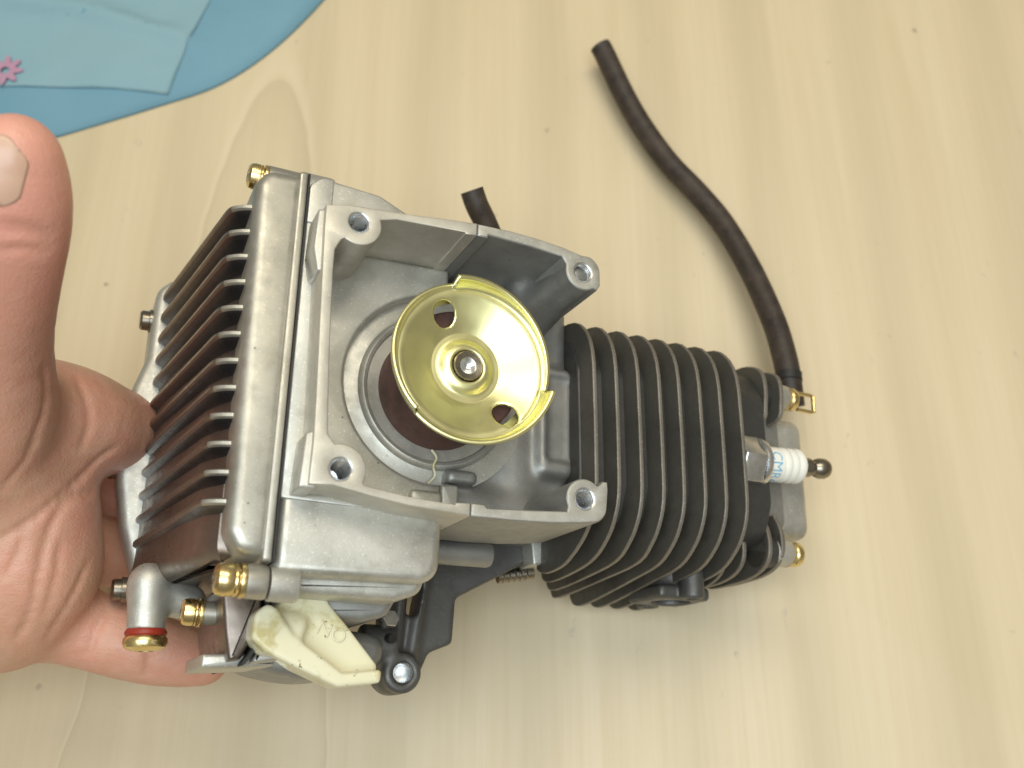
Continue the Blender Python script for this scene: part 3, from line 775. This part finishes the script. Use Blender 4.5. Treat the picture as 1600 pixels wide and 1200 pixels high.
b = B(); b.add(extr(rnd([(-46, -95), (30, -95), (30, -34), (16, -27), (-26, -26), (-40, -32)], 10, 6), 52, 136, bev=1, ax='yzx')); b.obj('cylinder_barrel', 'dark', engine)
# exhaust flange underneath
def exh_fun(P):
    d = s_box(P, (111, -58.5, -62), (11.5, 2.6, 12), 1.6)
    d = smin(d, s_cyl(P, (112, -40, -62), (112, -60, -62), 10.5, 1.0), 2)
    d = smin(d, s_cyl(P, (112, -50, -47), (112, -61.4, -47), 4.6, 0.8), 1.5)
    d = smin(d, s_cyl(P, (112, -50, -79), (112, -61.4, -79), 4.6, 0.8), 1.5)
    for z, r in ((-62, 7.8), (-47, 2.3), (-79, 2.3)):
        d = smax(d, -s_cyl(P, (112, -50, z), (112, -70, z), r), 0.5)
    return d
ex_ = net_obj('exhaust_port', exh_fun, (96, -66, -88), (128, -38, -38), 0.75, 'bracket', engine, 1)
for z in (-47, -79):
    b = B(); b.add(lathe([(2.6, 0), (2.5, 1.5), (0.3, 1.5)], (112, -59.4, z), (0, 1, 0), 20, False, True)); b.obj('threaded_hole', 'steel', ex_)
# stud at the cylinder foot
b = B(); b.add(extr(rnd([(49, -43), (62, -41), (62.5, -50), (50, -52)], 1.0, 3), -58, -74, bev=0.8)); stud = b.obj('base_lug', 'alu', engine)
b = B(); b.add(tube([(42, -55, -73), (46, -54.2, -72.6), (50, -53.5, -72), (56, -52.5, -71)], 2.4, 20)); 
for i in range(5): b.add(lathe([(2.4, -0.6), (2.8, 0), (2.4, 0.6)], (44 + 2.2 * i, -54.6 + 0.4 * i, -73 + 0.4 * i), (1, 0.16, 0.16), 20, False, False))
b.obj('stud_thread', 'steel_dark', stud)

# ---- cylinder head: small fins, rocker cover, screws
def headfin(pts, x, th=1.0, name='head_fin'):
    b = B(); b.add(extr(smoothline(pts, 4, True), -th, th, bev=0.5, ax='yzx', edge=1, seg=2)); o = b.obj(name, ['fin', 'fin_edge'], engine); o.location = (x * MM, 0, 0); return o
topfin = [(8, -34), (16, -29), (27, -29), (33, -34), (36, -46), (34, -66), (18, -70), (7, -64)]
headfin(topfin, 139.0); headfin([(y * 0.86 + 3.2, z * 0.95 - 1) for y, z in topfin], 146.5)
headfin([(y - 1.0, z - 6) for y, z in topfin], 130.5)
botfin = [(-29, -38), (-31, -33), (-38, -30), (-46, -31), (-51, -38), (-53, -52), (-52, -74), (-40, -80), (-28, -74)]
headfin(botfin, 137.0); headfin([(y + 1.5, z - 1) for y, z in botfin], 144.0)
headfin([(y - 1.0, z - 5) for y, z in botfin], 128.5)
headfin([(y - 3.0, z - 9) for y, z in botfin], 122.5, 0.8)
b = B(); b.add(extr(rnd([(-36, -85), (24, -85), (24, -44), (16, -38), (-30, -38), (-36, -44)], 5, 5), 118, 152, bev=1.5, ax='yzx')); head = b.obj('cylinder_head', 'grey', engine)
for (y, z) in ((23, -38), (-42.2, -38)):
    b = B(); b.add(lathe([(6.4, 0), (6.2, 6), (5.6, 9)], (138.5 if y > 0 else 136.0, y, z), (1, 0, 0), 32)); b.obj('head_post', 'dark', head)
b = B(); b.add(lathe([(3.0, 0), (3.3, 0.6), (3.3, 1.2), (2.2, 1.4), (2.2, 0.6), (0.3, 0.4)], (137.2, 21, -41), (-1, -0.2, 0.3), 24)); b.obj('head_bolt', 'steel_dark', head)
# rocker cover
rc = rnd([(16.8, -43), (-33.6, -43), (-35, -83), (18, -83)], [6, 6, 8, 8], 6)
b = B(); b.add(extr(rc, 150.5, 169.0, bev=1.0, bev1=4.0, ax='yzx', seg=5)); rock = b.obj('rocker_cover', 'alu', engine)
b = B(); b.add(extr(offset(ccw(rc), -0.5), 148.6, 150.4, ax='yzx')); b.obj('rocker_gasket', 'gasket', rock)
for (y, z, x0) in ((22.8, -37, 146.5), (-42.2, -37, 142.5)):
    sg = math.copysign(1, y)
    b = B(); b.add(lathe([(5.2, 0), (5.4, 1), (5.4, 7.4), (5.0, 8.0), (3, 8.0)], (x0, y, z), (1, 0, 0), 32))
    b.add(extr(smoothline([(y - 3.5, z - 1), (y + 3.5, z - 1), (y + 3 - 2.5 * sg, z - 12), (y - 3 - 2.5 * sg, z - 12)], 4, True), x0 + 0.5, x0 + 6.5, bev=0.8, ax='yzx')); b.obj('cover_lug', 'alu', rock)
    screw((x0 + 8.0, y, z), (1, 0, 0), 4.9, rock, 5.6)
# ---- spark plug
plug = bpy.data.objects.new('spark_plug', None); COL.objects.link(plug); plug.parent = engine
PX, PY, PZ = 126.0, -9.4, -30.0
PA = (1.0, 0.055, 0.0)
hexp = [(10.6 * math.cos(R(60 * i + 25)), 10.6 * math.sin(R(60 * i + 25))) for i in range(6)]
b = B(); b.add(extr([(PY - 0.5 + y, PZ + z) for y, z in rnd(hexp, 0.5, 2)], 120.5, 131.0, bev=0.9, ax='yzx')); b.obj('hex', 'steel', plug)
b = B(); b.add(lathe([(6.5, 131), (9.9, 131.2), (10.2, 132.2), (9.7, 133.8), (7.8, 134.6), (7.0, 134.9)], (0, PY - 7.2, PZ), PA, 40, False, False)); b.obj('shell_crimp', 'steel', plug)
ip = [(6.9, 134)]; x = 134.5
ip += [(7.0, 134.6), (7.0, 142.0)]
for i in range(3):
    x0 = 142.6 + 3.5 * i; ip += [(6.5, x0), (6.9, x0 + 0.9), (7.1, x0 + 1.7), (7.0, x0 + 2.5), (6.5, x0 + 3.4)]
ip += [(6.4, 153.0), (5.8, 153.7), (4.2, 153.9)]
b = B(); b.add(lathe(ip, (0, PY - 7.2, PZ), PA, 48, False, True)); ins = b.obj('insulator', 'ceramic', plug)
b = B(); b.add(lathe([(3.7, 153.4), (3.9, 158.6), (3.4, 159.2), (2.7, 160.2), (2.7, 161.2), (3.6, 162.4), (4.2, 164.2), (4.2, 166.4), (3.5, 168.0), (1.9, 168.6)], (0, PY - 7.2, PZ), PA, 32)); b.obj('terminal', 'steel_dark', plug)

def text_mesh(body, size):
    cu = bpy.data.curves.new('lettering', 'FONT'); cu.body = body; cu.size = size; cu.extrude = 0.0; cu.resolution_u = 6
    o = bpy.data.objects.new('lettering', cu); COL.objects.link(o)
    dg = bpy.context.evaluated_depsgraph_get(); dg.update()
    me = bpy.data.meshes.new_from_object(o.evaluated_get(dg))
    bm = bmesh.new(); bm.from_mesh(me)
    bmesh.ops.triangulate(bm, faces=bm.faces)
    for _ in range(2): bmesh.ops.subdivide_edges(bm, edges=[e for e in bm.edges if e.calc_length() > size * 0.12], cuts=1)
    v = [tuple(p.co) for p in bm.verts]; bm.verts.index_update(); f = [tuple(q.index for q in fc.verts) for fc in bm.faces]
    bm.free(); bpy.data.objects.remove(o, do_unlink=True); bpy.data.curves.remove(cu); bpy.data.meshes.remove(me)
    return v, f
tv, tf = text_mesh('CMR6H', 5.5)
u_, v_, a_ = frame(PA); c_ = Vector((0, PY - 7.2, PZ)); out = []
# angle 0 faces the viewer side; text runs clockwise round the body, tops towards the terminal
view_dir = Vector((0.0, -0.28, 1.0)); view_dir = (view_dir - a_ * view_dir.dot(a_)).normalized(); down = a_.cross(view_dir)
if down.y > 0: down = -down
for x, y, z in tv:
    ang = R(-46) + (x * 1.05) / 7.05
    out.append(tuple(c_ + a_ * (135.9 + y * 1.2) + (view_dir * math.cos(ang) + down * math.sin(ang)) * 7.07))
b = B(); b.add((out, tf)); b.obj('lettering', 'blue_ink', ins, recalc=False)

# ---- hoses
hp = smoothline([(179.3, 29.9, -60.5), (176.9, 42.8, -58.6), (176.3, 53.9, -59.7), (175.2, 72.6, -63.9), (170.9, 101.8, -72.6), (163.5, 128.4, -81.4), (154.2, 146.9, -88.3), (143.0, 165.5, -96.0), (132.5, 187.3, -102.6), (124.1, 207.9, -107.0), (115.2, 233.0, -110.9), (112.7, 237.8, -111.3)], 8)
b = B(); b.add(tube(hp, 5.6, 24, bore=3.0)); tag(b.obj('fuel_hose', 'hose', engine), 'long dark brown rubber hose curving up from the cylinder head')
b = B(); b.add(tube(smoothline([(23.7, 102.9, -66.0), (27.0, 97.8, -68.0), (31.9, 93.0, -71.0), (38.3, 85.8, -75.0), (46.1, 77.6, -80.0)], 6), 4.9, 24, bore=2.7)); tag(b.obj('fuel_hose', 'hose', engine), 'short dark hose stub behind the housing')
# spring clamp on the long hose
b = B(); b.add(lathe([(5.4, -2.0), (6.0, -2.0), (6.0, 2.0), (5.4, 2.0)], (176.9, 42.8, -58.6), (0.05, 1, -0.05), 36, False, False))
cl = b.obj('hose_clamp', 'black', engine)
b = B(); b.add(tube([(164.5, 20.6, -40.5), (171.5, 20.4, -40.5), (173.4, 20.8, -40.5), (173.6, 27.6, -40.5), (171.8, 28, -40.5), (164.5, 28, -40.5)], 0.9, 8)); b.obj('clamp_ear', 'gold', cl)

# ---- tube and bracket under the housing
b = B(); b.add(lathe([(3.6, 0), (4.4, 0.6), (4.4, 26), (4.0, 27.2), (2.4, 27.8)], (0, -52.6, -46), (1, 0.02, -0.02), 36)); b.obj('cross_tube', 'grey', engine)
def brk_fun(P):
    out = rnd([(-2, -46), (60, -38), (57, -46.5), (23, -65), (22.3, -81), (13.5, -84.6), (10, -93), (2, -99.4), (-5.4, -95.5), (-4.2, -81), (-3.5, -58)], [2, 2, 2, 3, 2, 3, 6, 6, 6, 3, 3], 4)
    d = s_prism(P, out, -76, -66, 1.2)
    slot = rnd([(5.2, -60), (9.8, -60), (8.0, -72.5), (4.2, -72)], 1.8, 4)
    for a_, b_ in (((10.5, -56, -66), (6.8, -86, -66)), ((2.5, -56, -66), (0.5, -84, -66))):
        d = smin(d, s_cone(P, a_, b_, 2.0, 2.2), 2.0)
    d = smin(d, s_cyl(P, (2.3, -92, -76), (2.3, -92, -60), 6.8, 1.5), 2.0)
    d = smin(d, s_cyl(P, (-12, -83, -66), (0, -83, -66), 7.0, 1.0), 2.0)
    d = smax(d, -s_prism(P, slot, -90, -50, 0.4), 0.6)
    d = smax(d, -s_cyl(P, (2.3, -92, -80), (2.3, -92, -50), 3.4), 0.6)
    return d
brk = net_obj('mount_bracket', brk_fun, (-16, -104, -80), (66, -34, -56), 0.8, 'bracket', engine, 1)
b = B(); b.add(lathe([(3.5, 0.2), (3.1, -0.6), (2.8, -8), (0.4, -8)], (2.3, -92, -60.6), (0, 0, 1), 28, False, True)); b.obj('bushing', 'steel', brk)
b = B(); b.add(lathe([(0.3, 4), (2.8, 4), (3.2, 3.4), (3.2, 0)], (-5.5, -75.5, -58), (0.2, 0.2, 1), 6)); b.obj('bolt', 'steel', brk)
b = B(); b.add(lathe([(1.6, 0), (1.6, 3), (0.3, 3)], (-3.8, -81, -59.5), (0.2, -0.1, 1), 16)); b.obj('pin', 'black', brk)

# ---- cream choke lever
def lever_fun(P):
    panel = s_prism(P, rnd([(-47, -71), (-33, -71), (-31.5, -74), (-27, -78.5), (-15.0, -91.6), (-15.4, -96.8), (-28, -98.6), (-46, -80)], 1.0, 3), -41, -34.2, 1.0)
    arm = s_prism(P, rnd([(-55.0, -79), (-51.5, -75.6), (-48.2, -77.4), (-43.2, -84.6), (-27.2, -94.8), (-15.2, -93.2), (-15.6, -97.2), (-28.6, -98.9), (-41, -94), (-51, -89.6), (-55.4, -86)], [3, 3, 2, 3, 1.0, 1.0, 1.0, 1.4, 3, 3, 3], 4), -42, -28.0, 1.1)
    notch = s_prism(P, rnd([(-46, -77), (-25.4, -94.6), (-17, -92.4), (-26, -79)], 0.6, 3), -37, -20, 0.5)
    d = smin(panel, arm, 1.2)
    hub = s_cyl(P, (-50.5, -82, -38), (-39, -85.5, -36), 7.4, 2.0)
    d = smin(d, hub, 2.0)
    bore = s_cyl(P, (-49.5, -91.5, -38), (-42.5, -93.0, -37), 3.6, 1.0)
    return smax(d, -bore, 1.5)
lev = net_obj('choke_lever', lever_fun, (-62, -104, -50), (-10, -66, -24), 0.5, 'lever', engine, 1)
tag(lev, 'cream plastic lever with oily brown stains')
tv, tf = text_mesh('ON', 6.0)
b = B(); ca, sa = math.cos(R(160)), math.sin(R(160)); o2 = []
for x, y, z in tv: o2.append((-25.0 + x * ca - y * sa, -82.2 + x * sa + y * ca, -34.0))
b.add((o2, tf)); t_ = b.obj('embossed_lettering', 'lever', lev, recalc=False)
t_.modifiers.new('th', 'SOLIDIFY').thickness = 0.0006; t_.modifiers['th'].offset = 0

# ================================================================== the hand
BONES = {
 'thumb': [(-129.6, 159.3, 218.2, 11.0), (-134.9, 149.9, 205.4, 13.6), (-143.8, 140.9, 188.3, 14.3), (-157.0, 130.6, 164.2, 17), (-174.2, 114.9, 130.0, 26)],
 'palm': [(-167.3, 97.8, 100.7, 24), (-169.9, 82.3, 90.7, 24), (-178.7, 72.6, 84.3, 24), (-193.7, 97.8, 100.7, 26), (-205.5, 78.7, 87.0, 28), (-252.7, 59.9, 67.8, 29)],
 'index': [(-162.9, 128.0, 114.0, 20), (-154.1, 129.2, 103.6, 18.5), (-148.4, 133.2, 86.8, 15.5), (-138.0, 143.1, 58.3, 10)],
 'middle': [(-179.4, 115.8, 65.0, 13), (-160.9, 118.1, 52.9, 10), (-145.7, 118.7, 45.5, 9)],
 'ring': [(-171.4, 93.5, 73.8, 14), (-156.4, 95.1, 54.9, 12.4), (-143.9, 99.4, 30.5, 11)],
 'pinky': [(-173.3, 70.8, 70.4, 16), (-153.3, 63.8, 65.1, 13), (-132.3, 58.1, 59.4, 11.8), (-114.7, 55.1, 51.5, 9)]}
CREASES = [
    ([(-137.8, 119.0, 106.5), (-139.3, 117.1, 107.5), (-140.9, 115.3, 108.1), (-142.7, 113.2, 108.5), (-144.4, 110.6, 108.9), (-145.8, 107.4, 110.3), (-146.9, 103.5, 113.0), (-148.3, 99.0, 116.3), (-150.6, 94.8, 118.6), (-153.4, 91.1, 119.9), (-156.5, 88.1, 120.5), (-159.9, 85.4, 120.7), (-163.6, 82.9, 120.2)], 0.45),
    ([(-144.1, 103.9, 103.1), (-144.7, 102.3, 107.5), (-145.7, 101.1, 110.8), (-146.7, 99.4, 113.2), (-147.8, 96.6, 114.9), (-148.9, 93.3, 115.6), (-150.0, 90.1, 115.6), (-151.0, 87.1, 115.1), (-151.9, 84.0, 114.3), (-152.6, 81.1, 113.4), (-153.1, 78.7, 112.6), (-153.5, 76.5, 111.8), (-154.1, 73.8, 110.7), (-155.0, 69.9, 108.8), (-156.3, 65.6, 106.3), (-157.9, 61.9, 103.6), (-159.5, 59.3, 101.6), (-161.1, 57.2, 100.1), (-162.8, 55.1, 98.5)], 0.50),
    ([(-144.0, 80.6, 97.8), (-145.0, 76.6, 98.1), (-146.2, 72.8, 97.8), (-147.9, 68.8, 97.0), (-150.4, 64.7, 95.5), (-153.5, 60.5, 93.2), (-156.9, 56.5, 90.2)], 0.35),
    ([(-128.5, 55.4, 71.1), (-128.6, 53.8, 70.6), (-128.8, 52.2, 69.9), (-129.0, 50.8, 69.1), (-129.3, 49.6, 68.2), (-129.6, 48.6, 67.2), (-130.0, 47.7, 66.0)], 0.45),
    ([(-130.3, 139.5, 216.2), (-128.4, 139.9, 215.7), (-126.7, 140.3, 214.9), (-125.1, 140.7, 213.7), (-123.8, 141.1, 212.0), (-122.7, 141.5, 209.8), (-121.8, 142.1, 207.3)], 0.10),
    ([(-132.1, 135.4, 210.5), (-130.3, 135.9, 210.3), (-128.6, 136.5, 209.8), (-127.2, 137.1, 209.1), (-126.0, 137.5, 207.8), (-125.0, 137.9, 206.1), (-124.2, 138.5, 204.1)], 0.08),
    ([(-129.7, 138.4, 214.2), (-128.2, 138.7, 213.6), (-126.7, 139.2, 213.0), (-125.3, 139.7, 211.8), (-124.0, 140.0, 209.8), (-122.9, 140.4, 207.0), (-122.2, 141.3, 203.5)], 0.06),
    ([(-139.6, 124.5, 162.8), (-140.3, 124.1, 159.8), (-140.9, 123.5, 157.1), (-141.5, 122.3, 154.6), (-142.5, 120.4, 151.7), (-143.6, 117.9, 148.9), (-144.7, 114.9, 146.8), (-146.0, 111.7, 145.1), (-147.8, 108.4, 143.5), (-149.7, 105.3, 141.4)], 0.55),
    ([(-147.5, 138.1, 123.9), (-145.8, 135.2, 124.0), (-144.4, 132.7, 123.6), (-143.3, 130.2, 122.9), (-142.6, 127.9, 122.1), (-142.1, 125.6, 121.2), (-142.0, 123.2, 120.3), (-142.5, 120.5, 119.5), (-143.4, 117.7, 118.6), (-144.3, 115.0, 117.5)], 0.20),
    ([(-158.0, 95.9, 135.2), (-155.7, 98.4, 136.5), (-153.4, 100.8, 137.7), (-151.4, 103.1, 138.8), (-149.9, 105.0, 139.9), (-148.8, 106.7, 140.8), (-147.7, 108.4, 141.5)], 0.20),
    ([(-143.7, 70.1, 73.9), (-144.2, 67.6, 75.6), (-145.0, 65.3, 76.7), (-145.8, 62.8, 77.2), (-146.5, 59.9, 77.1), (-147.3, 56.9, 76.2), (-148.5, 54.0, 74.5)], 0.30),
    ([(-162.4, 72.5, 114.6), (-161.1, 75.0, 115.4), (-159.8, 77.6, 116.2), (-158.7, 80.2, 117.0), (-158.2, 82.7, 118.0), (-157.7, 85.2, 119.3), (-157.3, 87.6, 120.8)], 0.15),
    ([(-148.7, 84.0, 110.5), (-149.1, 80.8, 109.3), (-149.4, 77.6, 108.0), (-150.0, 74.2, 106.6), (-151.1, 70.5, 105.2), (-152.5, 66.6, 103.2), (-154.3, 62.8, 100.6)], 0.20),
]
def chain(P, pts, k=3.0, sub=3):
    pts = smoothline(pts, sub) if sub > 1 else pts
    d = None
    for a, b2 in zip(pts, pts[1:]):
        e = s_cone(P, a[:3], b2[:3], a[3], b2[3]); d = e if d is None else smin(d, e, k)
    return d
def hand_fun(P):
    P = P.astype(np.float32)
    palm = chain(P, BONES['palm'], 10, 1)
    th = chain(P, BONES['thumb'], 5)
    d = smin(palm, th, 12)
    for n, k in (('index', 9), ('middle', 2), ('ring', 2.5), ('pinky', 5)): d = smin(d, chain(P, BONES[n], 3), k)
    for pts, r in CREASES:
        for a, b2 in zip(pts, pts[1:]):
            d = smax(d, -(s_cone(P, a, b2, r, r)), 2.2)
    return d
hand = net_obj('hand', hand_fun, (-262, 20, 20), (-98, 185, 236), 1.0, 'skin', None, 3)
tag(hand, 'bare left hand with raised thumb gripping the finned end of the engine', 'hand')
# thumb nail laid on the skin
def nail():
    th = BONES['thumb']; tip = Vector(th[0][:3]); a = (tip - Vector(th[1][:3])).normalized()
    nrm = Vector((0.08, -0.55, 0.83)); nrm = (nrm - a * nrm.dot(a)).normalized(); s = a.cross(nrm)
    V = []; F = []; Lf = []; NU, NW = 26, 22
    for i in range(NU + 1):
        for j in range(NW + 1):
            u = i / NU * 2 - 1; w = j / NW
            half = 7.2 * (1 - 0.55 * (max(0, 0.30 - w) / 0.30) ** 2.6) * (1 - 0.42 * (max(0, w - 0.70) / 0.30) ** 2.6)
            q = tip + a * (-6.0 + 14.5 * w - 2.0 * u * u * (1 if w < 0.5 else 1.2)) + s * (u * half)
            V.append(tuple(q + nrm * 30)); Lf.append(0.45 * (1 - abs(u) ** 3) + 0.15)
    Q = np.array(V, np.float32); nn = np.array(nrm, np.float32); live = np.ones(len(Q), bool)
    for _ in range(60):
        dd_ = hand_fun(Q); live = dd_ > 0.05
        if not live.any(): break
        Q -= nn * (np.clip(dd_, 0.02, 6) * live)[:, None]
    V = [tuple(float(c) for c in q + nn * l) for q, l in zip(Q, Lf)]
    for i in range(NU):
        for j in range(NW): F.append((i * (NW + 1) + j, (i + 1) * (NW + 1) + j, (i + 1) * (NW + 1) + j + 1, i * (NW + 1) + j + 1))
    b = B(); b.add((V, F)); o = b.obj('thumbnail', 'nail', hand, sharp=80)
    o.modifiers.new('t', 'SOLIDIFY').thickness = 0.0007
nail()
